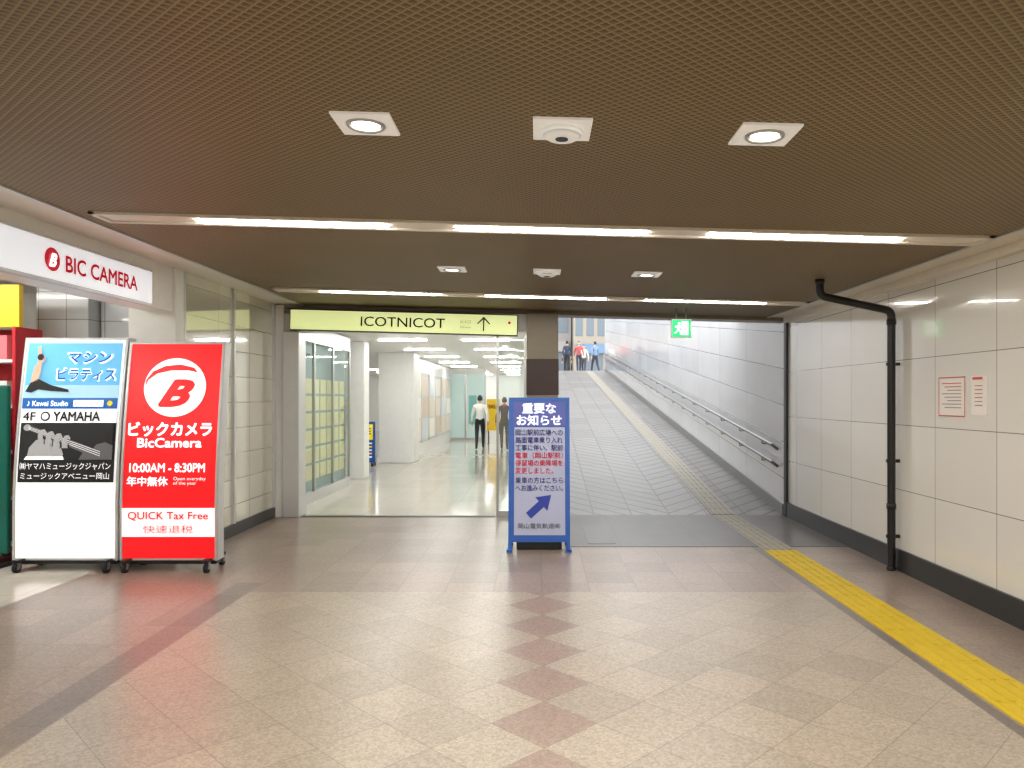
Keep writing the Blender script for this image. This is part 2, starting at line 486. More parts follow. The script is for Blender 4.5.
for yy in (3.2, -0.2, -3.4):
    downlight(-0.744, yy, True, 34); downlight(0.104, yy, False); downlight(0.98, yy, True, 34)
downlight(-0.79, 6.82, True, 18); downlight(0.083, 6.82, False); downlight(1.0, 6.82, True, 18)

# ------------------------------------------------------------------ mall entrance sign
s = empty('mall_entrance_sign', (-1.78, YE-0.14, ceil_z(-1.78)-0.215), (0, math.atan(0.027), 0))
box('housing', -1.51, 1.51, 0, 0.13, -0.14, 0.14, dark_metal, s, 0.004)
fs_ = lambda u, v: (u, -0.004, v); fs2 = lambda u, v: (u, -0.009, v)
grect('face', -1.50, 1.50, -0.128, 0.128, fs_, lime_em, s, 1)
lettering('lettering', 'ICOTNICOT', -0.01, 0.0, 1.12, 0.13, fs2, dk_ink, s, 0.008)
gpoly('arrow_head', [(1.06, 0.105), (0.97, 0.01), (0.985, -0.0), (1.06, 0.075), (1.135, 0.0), (1.15, 0.01)], fs2, dk_ink, s)
grect('arrow_shaft', 1.05, 1.07, -0.09, 0.09, fs2, dk_ink, s, 1)
lettering('small_text', '出入口', 0.82, 0.03, 0.14, 0.05, fs2, dk_ink, s)
lettering('small_text_b', 'Entrance', 0.82, -0.04, 0.14, 0.035, fs2, dk_ink, s)
gcircle('mark', 1.40, 0.03, 0.02, 0.02, fs2, red_ink, s, 16)

# exit sign
s = empty('emergency_exit_sign', (1.79, 9.26, 2.47))
box('housing', -0.125, 0.125, -0.025, 0.025, -0.115, 0.115, white_paint, s, 0.005)
fe = lambda u, v: (u, -0.030, v); fe2 = lambda u, v: (u, -0.034, v)
grect('face', -0.115, 0.115, -0.105, 0.105, fe, green_em, s, 1)
grect('face_back', -0.115, 0.115, -0.105, 0.105, lambda u, v: (-u, 0.030, v), green_em, s, 1)
grect('door_pictogram', 0.0, 0.085, -0.085, 0.085, fe2, white_em, s, 1)
gcircle('runner_head', -0.03, 0.06, 0.017, 0.017, fe2, white_em, s, 16)
gpoly('runner_body', [(-0.05, 0.035), (-0.015, 0.04), (0.0, 0.02), (0.02, 0.01), (0.0, 0.0), (-0.015, 0.01), (-0.02, -0.02), (0.0, -0.045), (-0.005, -0.08), (-0.02, -0.08), (-0.02, -0.05), (-0.045, -0.03), (-0.06, -0.06), (-0.09, -0.065), (-0.09, -0.05), (-0.07, -0.045), (-0.05, 0.0), (-0.08, 0.01), (-0.085, 0.025)], fe2, white_em, s)
bm = bmesh.new(); cyl(bm, (-0.06, 0, 0.11), (-0.06, 0, 0.25), 0.008, 10); cyl(bm, (0.06, 0, 0.11), (0.06, 0, 0.25), 0.008, 10); frombm('hanger', bm, steel, s)

# ------------------------------------------------------------------ tactile paving
def tactile(name, y0, y1, mat, ramp=False):
    bm = bmesh.new(); n = int(round((y1-y0)/0.3)); T = (y1-y0)/n
    for k in range(n):
        a = y0+k*T
        bbox(bm, 2.37, 2.70, a+0.002, a+T-0.002, 0.0, 0.008)
        for q in range(4):
            xx = 2.40+q*0.078
            bbox(bm, xx, xx+0.03, a+0.015, a+T-0.015, 0.008, 0.013)
    if ramp:
        for v in bm.verts: v.co.z += 0.11*(v.co.y-10.1)
    frombm(name, bm, mat)
yel_tac = pmat('tactile_yellow', c(220, 188, 30), 0.5, var=0.08)
grey_tac = pmat('tactile_beige', c(164, 158, 144), 0.5, var=0.08)
tactile('tactile_paving', -4.8, 7.75, yel_tac)
tactile('tactile_paving', 7.75, 10.08, grey_tac)
tactile('tactile_paving', 10.12, 36.5, grey_tac, True)
box('floor_drain_cover', 0.55, 0.86, 8.1, 9.3, 0.004, 0.007, pmat('drain_plate', c(104, 101, 98), 0.35, 0.4))

# ------------------------------------------------------------------ pipe
def curve_pipe(name, pts, r, mat, parent):
    cd = bpy.data.curves.new(name, 'CURVE'); cd.dimensions = '3D'; sp = cd.splines.new('POLY'); sp.points.add(len(pts)-1)
    for i, q in enumerate(pts): sp.points[i].co = (*q, 1)
    cd.bevel_depth = r; cd.bevel_resolution = 6; cd.use_fill_caps = True; cd.materials.append(mat)
    return link(bpy.data.objects.new(name, cd), parent)
def rounded(pts, r, n=6):
    out = [Vector(pts[0])]
    for i in range(1, len(pts)-1):
        p = Vector(pts[i]); a = (Vector(pts[i-1])-p).normalized(); b = (Vector(pts[i+1])-p).normalized()
        s0 = p+a*r; s1 = p+b*r
        for k in range(n+1):
            t = k/n; out.append(s0*(1-t)**2+p*2*t*(1-t)+s1*t*t)
    out.append(Vector(pts[-1])); return out
p = empty('drain_pipe')
pp = [(2.62, 6.88, 2.70), (2.62, 6.88, 2.55), (3.285, 6.88, 2.41), (3.285, 6.88, 0.0)]
curve_pipe('pipe', rounded(pp, 0.06), 0.036, black_paint, p)
bm = bmesh.new()
for (a, b_) in (((2.62, 6.88, 2.70), (2.62, 6.88, 2.66)), ((3.285, 6.88, 2.33), (3.285, 6.88, 2.28)), ((3.285, 6.88, 0.62), (3.285, 6.88, 0.57)), ((3.285, 6.88, 0.0), (3.285, 6.88, 0.03))):
    cyl(bm, a, b_, 0.043, 20)
for zz in (1.9, 1.0, 0.3): bbox(bm, 3.24, 3.36, 6.865, 6.895, zz, zz+0.03)
frombm('couplings', bm, black_paint, p)

# notices on the right wall
M_paper = pmat('paper', c(246, 238, 232), 0.6)
red_p = pmat('red_print', c(196, 84, 72), 0.6, var=0); gp = pmat('grey_print', c(150, 140, 134), 0.6, var=0)
def notice(y0, y1, z0, z1, style):
    e = empty('wall_notice')
    box('sheet', XR-0.006, XR, y0, y1, z0, z1, M_paper, e)
    f1 = lambda u, v: (XR-0.009, u, v)
    if style:
        t = 0.009
        for k, (a, b_, c_, d_) in enumerate(((y0, y1, z1-t, z1), (y0, y1, z0, z0+t), (y0, y0+t, z0, z1), (y1-t, y1, z0, z1))): grect('border_%d' % k, a, b_, c_, d_, f1, red_p, e, 1)
        for k in range(8):
            grect('line_%d' % k, y0+0.05, y1-0.05-0.04*(k % 3), z1-0.055-0.028*k, z1-0.048-0.028*k, f1, gp if k > 1 else red_p, e, 1)
    else:
        grect('band', y0+0.05, y1-0.02, z1-0.03, z1-0.01, f1, red_p, e, 1)
        for k in range(6): grect('line_%d' % k, y0+0.05, y1-0.05, z1-0.08-0.03*k, z1-0.073-0.03*k, f1, red_p if k % 2 else gp, e, 1)
notice(5.81, 6.19, 1.45, 1.77, True)
notice(5.53, 5.73, 1.47, 1.77, False)

# ------------------------------------------------------------------ lightbox boards
def lightbox(X0, X1, ztop, body_mat):
    e = empty('wheeled_lightbox_sign')
    Y0 = 6.84
    off = lambda z: 0.17*max(0.0, (z-0.6)/1.5)**1.5
    W = X1-X0
    def fn(eps): return lambda u, v: (X0+u, Y0+off(v)-eps, v)
    n = 16
    vs = []; fs = []
    for i in range(n+1):
        z = 0.10+(ztop-0.10)*i/n; o_ = off(z)
        vs += [(X0, Y0+o_, z), (X1, Y0+o_, z), (X1, Y0+o_+0.13, z), (X0, Y0+o_+0.13, z)]
    for i in range(n):
        for k in range(4):
            fs.append((4*i+k, 4*i+(k+1) % 4, 4*i+4+(k+1) % 4, 4*i+4+k))
    fs += [(3, 2, 1, 0), (4*n, 4*n+1, 4*n+2, 4*n+3)]
    mesh('case', vs, fs, alu, e)
    for k, (a, b_) in enumerate(((0.0, 0.022), (W-0.022, W))): grect('edge_rail_%d' % k, a, b_, 0.10, ztop, fn(0.014), alu, e, 16)
    grect('top_rail', 0, W, ztop-0.02, ztop, fn(0.014), alu, e, 1)
    grect('face', 0.022, W-0.022, 0.12, ztop-0.02, fn(0.006), body_mat, e, 24)
    bm = bmesh.new()
    bbox(bm, X0+0.02, X1-0.02, Y0+0.02, Y0+0.14, 0.06, 0.11, 0, 0.005)
    for xx in (X0+0.08, X1-0.08): bbox(bm, xx-0.03, xx+0.03, Y0-0.10, Y0+0.30, 0.09, 0.12, 0, 0.004)
    frombm('base_frame', bm, dark_metal, e)
    k = 0
    for xx in (X0+0.08, X1-0.07):
        for yy in (Y0-0.07, Y0+0.26):
            bm = bmesh.new()
            cyl(bm, (xx-0.016, yy, 0.045), (xx+0.016, yy, 0.045), 0.045, 24, 0)
            cyl(bm, (xx-0.02, yy, 0.045), (xx+0.02, yy, 0.045), 0.018, 16, 1)
            bbox(bm, xx-0.026, xx-0.020, yy-0.018, yy+0.018, 0.035, 0.095, 1); bbox(bm, xx+0.020, xx+0.026, yy-0.018, yy+0.018, 0.035, 0.095, 1)
            frombm('caster_%d' % k, bm, [rubber, steel], e); k += 1
    return e, fn, W

e, fn, W = lightbox(-3.86, -2.96, 2.13, red_em)
f2, f3 = fn(0.016), fn(0.024)
gcircle('logo_disc', 0.46, 1.70, 0.29, 0.275, f2, white_em, e, 48)
lettering('logo_letter', 'B', 0.48, 1.645, 0.34, 0.26, f3, red_em, e, 0.05, 0.45)
gpoly('logo_swoosh', [(0.185, 1.70), (0.21, 1.77), (0.29, 1.83), (0.42, 1.86), (0.58, 1.86), (0.67, 1.84), (0.63, 1.885), (0.50, 1.915), (0.36, 1.90), (0.25, 1.85), (0.19, 1.77)], f3, red_em, e)
lettering('katakana', 'ビックカメラ', 0.44, 1.31, 0.78, 0.135, f2, white_em, e, 0.035)
lettering('latin_name', 'BicCamera', 0.44, 1.185, 0.60, 0.09, f2, white_em, e, 0.025)
lettering('hours', '10:00AM - 8:30PM', 0.43, 0.955, 0.70, 0.085, f2, white_em, e, 0.018)
lettering('holiday', '年中無休', 0.25, 0.83, 0.38, 0.09, f2, white_em, e, 0.018)
lettering('holiday_b', 'Open everyday\nof the year', 0.64, 0.83, 0.30, 0.08, f2, white_em, e)
grect('white_band', 0.022, W-0.022, 0.32, 0.585, f2, white_em, e, 4)
lettering('tax_free', 'QUICK Tax Free', 0.45, 0.51, 0.74, 0.085, f3, red_em, e, 0.015)
lettering('tax_free_b', '快速退税', 0.45, 0.39, 0.46, 0.075, f3, red_em, e, 0.0)

e, fn, W = lightbox(-4.85, -3.88, 2.17, white_em)
f2, f3, f4 = fn(0.016), fn(0.024), fn(0.030)
grect('ad_background', 0.04, W-0.04, 1.60, 2.12, f2, sky_em, e, 8)
grect('ad_floor', 0.04, W-0.04, 1.60, 1.72, f3, sky2_em, e, 3)
gpoly('figure_body', [(0.06, 1.66), (0.10, 1.74), (0.17, 1.78), (0.30, 1.72), (0.46, 1.68), (0.47, 1.655), (0.30, 1.665), (0.18, 1.68), (0.12, 1.65)], f4, blk_ink, e)
gpoly('figure_torso', [(0.10, 1.74), (0.12, 1.88), (0.15, 1.93), (0.19, 1.92), (0.19, 1.85), (0.17, 1.77)], f4, skin_ink, e)
gpoly('figure_arm', [(0.15, 1.92), (0.14, 2.08), (0.17, 2.09), (0.19, 1.91)], f4, skin_ink, e)
gcircle('figure_head', 0.19, 1.97, 0.03, 0.035, f4, skin_ink, e, 16)
gcircle('figure_hair', 0.175, 1.985, 0.03, 0.03, fn(0.033), blk_ink, e, 16)
lettering('pilates', 'マシン', 0.64, 1.98, 0.44, 0.125, f4, white_em, e, 0.05)
lettering('pilates_fill', 'マシン', 0.64, 1.98, 0.40, 0.10, fn(0.034), azure_em, e, 0.02)  # blue printed fill over the white outline letters
lettering('pilates_b', 'ピラティス', 0.62, 1.82, 0.57, 0.135, f4, white_em, e, 0.05)
lettering('pilates_c', 'ピラティス', 0.62, 1.82, 0.54, 0.11, fn(0.034), azure_em, e, 0.02)
grect('info_strip', 0.04, W-0.04, 1.50, 1.60, f3, azure_em, e, 2)
lettering('brand_small', '♪ Kawai Studio', 0.28, 1.55, 0.38, 0.05, f4, white_em, e, 0.01)
grect('search_box', 0.52, 0.80, 1.52, 1.58, f4, white_em, e, 1)
lettering('search_text', 'ピラティス', 0.65, 1.55, 0.22, 0.04, fn(0.034), blk_ink, e)
gcircle('search_icon', 0.86, 1.55, 0.025, 0.025, f4, yel_ink, e, 16)
grect('music_panel', 0.04, W-0.04, 0.82, 1.48, f2, blk_ink, e, 10)
grect('music_head', 0.04, W-0.04, 1.37, 1.49, f3, white_em, e, 2)
lettering('floor_number', '4F', 0.12, 1.43, 0.12, 0.08, f4, blk_ink, e, 0.02)
lettering('music_brand', 'YAMAHA', 0.56, 1.43, 0.44, 0.09, f4, blk_ink, e, 0.035)
gcircle('music_mark', 0.27, 1.43, 0.045, 0.045, f4, blk_ink, e, 20); gcircle('music_mark_b', 0.27, 1.43, 0.03, 0.03, fn(0.034), white_em, e, 20)
# black-and-white picture of a hand holding the neck of a violin
pd = pmat('photo_dark', c(30, 32, 34), 0.5, var=0.2)
grect('photo_ground', 0.06, W-0.06, 1.03, 1.36, f3, pd, e, 4)
gpoly('violin_body', [(0.60, 1.03), (0.64, 1.10), (0.72, 1.12), (0.76, 1.17), (0.84, 1.19), (0.91, 1.16), (0.91, 1.03)], fn(0.026), grey_ink2, e)
gpoly('violin_neck', [(0.10, 1.31), (0.13, 1.345), (0.72, 1.14), (0.70, 1.07)], fn(0.027), grey_ink2, e)
gcircle('violin_scroll', 0.11, 1.325, 0.035, 0.03, fn(0.028), grey_ink, e, 20)
for k in range(3):
    gpoly('string_%d' % k, [(0.12, 1.335-0.01*k), (0.80, 1.105-0.02*k), (0.80, 1.101-0.02*k), (0.12, 1.332-0.01*k)], fn(0.029), white_em, e)
gpoly('hand_back', [(0.12, 1.03), (0.14, 1.14), (0.20, 1.21), (0.32, 1.22), (0.42, 1.18), (0.46, 1.08), (0.44, 1.03)], f4, grey_ink, e)
for k in range(4):
    x0 = 0.22+0.075*k; z0 = 1.19-0.018*k
    gpoly('finger_%d' % k, [(x0, z0), (x0-0.005, z0+0.07), (x0+0.02, z0+0.115), (x0+0.055, z0+0.12), (x0+0.075, z0+0.09), (x0+0.07, z0+0.075), (x0+0.05, z0+0.09), (x0+0.04, z0+0.06), (x0+0.055, z0)], fn(0.032), grey_ink, e)
    gpoly('finger_shadow_%d' % k, [(x0+0.055, z0-0.02), (x0+0.06, z0+0.05), (x0+0.066, z0+0.05), (x0+0.064, z0-0.02)], fn(0.033), pd, e)
gpoly('cuff', [(0.10, 1.03), (0.12, 1.06), (0.46, 1.06), (0.47, 1.03)], fn(0.033), white_em, e)
lettering('music_text', '㈱ヤマハミュージックジャパン', 0.48, 0.97, 0.84, 0.065, f3, white_em, e)
lettering('music_text_b', 'ミュージックアベニュー岡山', 0.48, 0.88, 0.82, 0.06, f3, white_em, e)

# ------------------------------------------------------------------ notice stand in the centre
s = empty('information_a_frame_sign', (0.012, 7.69, 0.0))
lean = 0.12
fa = lambda eps: (lambda u, v: (u, v*math.tan(lean)-eps-0.0, v))
bm = bmesh.new()
W = 0.645; H = 1.605
def leanbox(bm, x0, x1, z0, z1, t0, t1, sgn=1, base=0.0):
    vs = [bm.verts.new((x, base+sgn*z*math.tan(lean)+t, z)) for z in (z0, z1) for (x, t) in ((x0, t0), (x1, t0), (x1, t1), (x0, t1))]
    for f in ((3, 2, 1, 0), (4, 5, 6, 7), (0, 1, 5, 4), (1, 2, 6, 5), (2, 3, 7, 6), (3, 0, 4, 7)): bm.faces.new([vs[i] for i in f])
for x0 in (-W/2, W/2-0.035): leanbox(bm, x0, x0+0.035, 0.0, H, 0, 0.03)
for z0 in (H-0.035, 0.10): leanbox(bm, -W/2, W/2, z0, z0+0.035, 0.001, 0.029)
depth = 2*H*math.tan(lean)+0.03
for x0 in (-W/2, W/2-0.035): leanbox(bm, x0, x0+0.035, 0.0, H-0.02, -0.03, 0, -1, depth)
leanbox(bm, -W/2, W/2, 0.10, 0.135, -0.029, -0.001, -1, depth)
for x0 in (-W/2-0.015, W/2-0.04): bbox(bm, x0, x0+0.055, -0.03, 0.07, 0.0, 0.03); bbox(bm, x0, x0+0.055, depth-0.07, depth+0.03, 0.0, 0.03)
for x0 in (-W/2+0.01, W/2-0.025): bbox(bm, x0, x0+0.015, 0.09, depth-0.09, 0.70, 0.72)
frombm('frame', bm, frame_blue, s)
bm = bmesh.new(); leanbox(bm, -W/2+0.03, W/2-0.03, 0.135, H-0.03, 0.008, 0.02); frombm('board', bm, lav, s)
grect('blue_ground', -W/2+0.03, W/2-0.03, 0.135, H-0.03, fa(-0.006), frame_blue, s, 1)
grect('body_panel', -W/2+0.06, W/2-0.05, 0.17, 1.29, fa(-0.002), lav, s, 1)
grect('heading_panel', -W/2+0.05, W/2-0.04, 1.30, H-0.045, fa(-0.002), head_blue, s, 1)
hw = pmat('heading_white', c(248, 249, 255), 0.5, emit=0.35, var=0)  # unlit print given a glow of its own to look brighter
lettering('heading', '重要な', 0.0, 1.49, 0.36, 0.115, fa(0.005), hw, s, 0.03)
lettering('heading_b', 'お知らせ', 0.0, 1.365, 0.48, 0.115, fa(0.005), hw, s, 0.03)
lines = ['岡山駅前広場への', '路面電車乗り入れ', '工事に伴い、駅前', '電車（岡山駅前）', '停留場の乗降場を', '変更しました。', '乗車の方はこちら', 'へお進みください。']
zs = [1.235, 1.155, 1.075, 0.995, 0.915, 0.835, 0.735, 0.655]
for k, t in enumerate(lines):
    w = 0.50 if k != 5 else 0.40
    lettering('text_line_%d' % k, t, 0.0 if k != 5 else -0.05, zs[k], w, 0.066, fa(0.003), red_ink if k in (3, 4, 5) else blue_ink, s, 0.010)
ar = [(-0.15, -0.04), (0.03, -0.04), (0.03, -0.095), (0.17, 0.0), (0.03, 0.095), (0.03, 0.04), (-0.15, 0.04)]
th = math.radians(42)
gpoly('arrow', [(0.0+a*math.cos(th)-b_*math.sin(th), 0.47+a*math.sin(th)+b_*math.cos(th)) for a, b_ in ar], fa(0.003), blue_ink, s)
lettering('company', '岡山電気軌道㈱', 0.0, 0.265, 0.44, 0.055, fa(0.003), blk_ink, s)
box('ballast_weight', -0.24, 0.24, 0.12, 0.30, 0.0, 0.10, black_paint, s, 0.01)

# ------------------------------------------------------------------ ramp
S = 0.11
def rz(y): return S*(y-10.1)
mesh('floor_ramp', [(0.25, 10.1, 0), (3.36, 10.1, 0), (3.36, 37.1, rz(37.1)), (0.25, 37.1, rz(37.1)),
                    (0.25, 10.1, -0.1), (3.36, 10.1, -0.1), (3.36, 37.1, rz(37.1)-0.1), (0.25, 37.1, rz(37.1)-0.1)],
     [(0, 1, 2, 3), (7, 6, 5, 4), (0, 4, 5, 1), (1, 5, 6, 2), (2, 6, 7, 3), (3, 7, 4, 0)], M_ramp)
def rampbox(name, x0, x1, y0, y1, z0, z1, mat):
    vs = [(x, y, z+rz(y)) for z in (z0, z1) for (x, y) in ((x0, y0), (x1, y0), (x1, y1), (x0, y1))]
    return mesh(name, vs, [(3, 2, 1, 0), (4, 5, 6, 7), (0, 1, 5, 4), (1, 2, 6, 5), (2, 3, 7, 6), (3, 0, 4, 7)], mat)
rampbox('ramp_shade_roof', 0.02, XR+0.3, 10.2, 12.4, 2.78, 2.92, white_paint)  # unseen roof added to shade the foot of the ramp
box('wall_ramp_right', XR, XR+0.3, YE+0.08, 37.3, -0.1, 6.6, M_rampw)
box('wall_ramp_left', 0.02, 0.25, 10.25, 37.1, -0.1, 5.2, M_rampw)
box('wall_ramp_top_return', -14, 0.25, 36.9, 37.1, 2.9, 4.0, M_rampw)
rampbox('baseboard_ramp', 3.33, 3.36, 10.1, 37, 0, 0.15, pmat('ramp_skirting', c(120, 120, 118), 0.3))
h = empty('ramp_handrail')
for k, hh in enumerate((0.92, 0.68)):
    curve_pipe('rail_%d' % k, rounded([(3.35, 10.35, hh-0.06+rz(10.35)), (3.27, 10.3, hh+rz(10.3)), (3.27, 36.8, hh+rz(36.8))], 0.06), 0.021, rail_steel, h)
bm = bmesh.new()
for k in range(22):
    yy = 10.8+k*1.2
    for hh in (0.92, 0.68):
        cyl(bm, (3.27, yy, hh+rz(yy)-0.015), (3.27, yy, hh+rz(yy)-0.06), 0.008, 8); cyl(bm, (3.27, yy, hh+rz(yy)-0.06), (3.36, yy, hh+rz(yy)-0.06), 0.008, 8)
frombm('brackets', bm, rail_steel, h)

# street at the top
ZS = rz(37.1)
pav = pmat('street_paving', c(170, 168, 162), 0.7)
box('street_ground', -30, 30, 37.1, 95, ZS-0.2, ZS, pav)
wm = pmat('window_glass', c(96, 108, 118), 0.3)
def building(x0, x1, y0, y1, h, wall, nwin, nfl, sign):
    e = empty('street_building')
    box('body', x0, x1, y0, y1, ZS, ZS+h, wall, e)
    dx = (x1-x0)/nwin; dz = h/nfl
    for i in range(nwin):
        for j in range(1, nfl):
            box('window_%d_%d' % (i, j), x0+dx*(i+0.18), x0+dx*(i+0.82), y0-0.04, y0+0.02, ZS+dz*(j+0.25), ZS+dz*(j+0.8), wm, e)
    box('shopfront', x0+0.3, x1-0.3, y0-0.05, y0, ZS, ZS+dz*0.75, wm, e)
    box('fascia', x0+0.2, x1-0.2, y0-0.35, y0, ZS+dz*0.75, ZS+dz*1.02, sign, e)
    return e
aw = pmat('awning_grey', c(150, 146, 144), 0.6)
building(-8, 2.6, 58, 66, 12, pmat('facade_grey', c(140, 138, 136), 0.7), 8, 4, aw)
building(2.7, 5.2, 56, 64, 16, pmat('facade_beige', c(150, 142, 130), 0.7), 3, 6, pmat('awning_blue', c(100, 128, 155), 0.6))
building(5.3, 18, 60, 68, 10, pmat('facade_white', c(170, 170, 170), 0.7), 8, 4, aw)

# ------------------------------------------------------------------ mall interior
box('floor_mall', -10.0, 0.02, 10.1, 37.0, -0.12, 0.0, M_mall)
box('ceiling_mall', -10.0, 0.02, 10.27, 37.0, 2.72, 2.82, mall_white)
box('wall_mall_end', -10.0, 0.02, 36.0, 36.2, 0, 2.8, mall_white)
box('wall_mall_left', -10.1, -10.0, 9.3, 36.2, 0, 2.8, mall_white)
box('wall_mall_front', -10.0, -3.55, 9.95, 10.25, 0, 2.9, mall_white)
box('wall_mall_right', -0.02, 0.015, 10.3, 36.0, 0, 2.72, mall_white)
ml = empty('mall_ceiling_light')
k = 0
for yy in (11.6, 14.2, 17, 20, 23, 26, 29, 32, 35):
    for xx in (-6.5, -2.6, -1.0):
        box('diffuser_%d' % k, xx-0.45, xx+0.45, yy-0.08, yy+0.08, 2.70, 2.72, panel_em, ml); k += 1
box('mall_column', -3.93, -3.05, 18.2, 19.0, 0, 2.72, mall_white, bevel=0.02)
box('mall_column', -3.80, -3.42, 14.6, 15.0, 0, 2.72, mall_white, bevel=0.02)
# display case left
e = empty('glass_display_case')
X = -3.45
box('plinth', X-0.5, X, 10.4, 13.6, 0, 0.16, alu, e)
box('top_beam', X-0.5, X, 10.4, 13.6, 2.45, 2.70, alu, e)
for k, yy in enumerate((10.42, 11.45, 12.5, 13.58)): box('upright_%d' % k, X-0.04, X, yy-0.025, yy+0.025, 0.16, 2.45, steel, e)
for k in range(3): box('pane_%d' % k, X-0.022, X-0.016, (10.44, 11.47, 12.52)[k], (11.43, 12.48, 13.56)[k], 0.16, 2.45, glass, e)
box('back_wall', X-0.14, X-0.10, 10.4, 13.6, 0.16, 2.45, pmat('case_back', c(150, 164, 164), 0.4, emit=0.1, var=0), e)  # back wall gets a slight added glow in place of case lighting
for i in range(8):
    for j in range(6):
        y0 = 10.5+i*0.385
        box('poster_%d_%d' % (i, j), X-0.10, X-0.09, y0, y0+0.31, 0.32+j*0.27, 0.55+j*0.27, warm_poster, e)
lettering('glass_logo', 'icotnicot', 11.0, 2.25, 0.5, 0.09, lambda u, v: (X-0.012, u, v), blk_ink, e, 0.01)
# poster stand
e = empty('poster_stand')
fp = lambda u, v: (-4.12+u, 17.38, v)
box('panel', -4.41, -3.83, 17.4, 17.44, 0.08, 1.04, frame_blue, e)
grect('yellow_area', -0.24, 0.24, 0.62, 0.98, fp, yel_ink, e, 1)
lettering('headline', 'SALE', 0, 0.82, 0.4, 0.15, lambda u, v: (-4.12+u, 17.37, v), blue_ink, e, 0.03)
for k in range(5): grect('line_%d' % k, -0.22, 0.22, 0.52-0.08*k, 0.55-0.08*k, fp, yel_ink if k % 2 else hw, e, 1)
box('foot_l', -4.39, -4.34, 17.25, 17.6, 0, 0.08, dark_metal, e); box('foot_r', -3.90, -3.85, 17.25, 17.6, 0, 0.08, dark_metal, e)
# line of shop windows along the mall
e = empty('mall_shop_window')
XW = -3.30
box('wall_piece', XW-0.4, XW, 19.3, 27.9, 0, 2.70, mall_white, e)
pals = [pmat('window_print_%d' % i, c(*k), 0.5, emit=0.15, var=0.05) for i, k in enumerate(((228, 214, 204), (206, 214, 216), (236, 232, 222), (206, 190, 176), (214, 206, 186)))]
for k in range(6):
    y0 = 19.5+1.38*k
    box('frame_%d' % k, XW, XW+0.03, y0, y0+1.2, 0.35, 2.3, alu, e)
    for j in range(3):
        box('print_%d_%d' % (k, j), XW+0.03, XW+0.035, y0+0.06, y0+1.14, 0.42+0.62*j, 0.98+0.62*j, pals[(k+j*2) % 5], e)
e = empty('glass_shopfront')
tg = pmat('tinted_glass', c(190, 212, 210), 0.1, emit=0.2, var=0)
for k, xx in enumerate((-4.2, -3.5, -2.75, -2.0)): box('post_%d' % k, xx-0.03, xx+0.03, 28, 28.06, 0, 2.6, steel, e)
for k in range(3): box('pane_%d' % k, -4.17+0.74*k, -3.53+0.75*k, 28.02, 28.03, 0.1, 2.5, tg, e)
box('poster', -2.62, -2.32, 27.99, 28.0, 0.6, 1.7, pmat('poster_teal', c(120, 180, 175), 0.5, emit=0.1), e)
box('head', -4.23, -1.97, 27.98, 28.08, 2.5, 2.70, mall_white, e); box('sill', -4.23, -1.97, 27.98, 28.08, 0, 0.1, steel, e)
e = empty('yellow_display_board')
box('panel', -1.80, -1.34, 26, 26.05, 0.45, 1.56, yel_paint, e, 0.01)
box('leg_l', -1.76, -1.72, 25.85, 26.2, 0, 0.03, dark_metal, e); box('leg_r', -1.42, -1.38, 25.85, 26.2, 0, 0.03, dark_metal, e)
box('post_l', -1.76, -1.72, 26.05, 26.09, 0, 0.9, dark_metal, e); box('post_r', -1.42, -1.38, 26.05, 26.09, 0, 0.9, dark_metal, e)
lettering('text', 'SALE', 0, 0, 0.34, 0.14, lambda u, v: (-1.57+u, 25.99, 1.3+v), red_p, e, 0.03)
box('mall_column', -0.6, -0.1, 24.5, 25.0, 0, 2.72, mall_white, bevel=0.02)
# fixed glass leaf beside pillar
e = empty('door_side_glass')
box('frame_outer', -0.19, -0.155, YE+0.0, YE+0.04, 0, 2.44, steel, e); box('frame_inner', -0.56, -0.53, YE+0.0, YE+0.04, 0, 2.44, steel, e)
box('pane', -0.53, -0.19, YE+0.02, YE+0.03, 0.06, 2.4, glass, e); box('bottom_rail', -0.53, -0.19, YE+0.0, YE+0.04, 0, 0.08, steel, e)

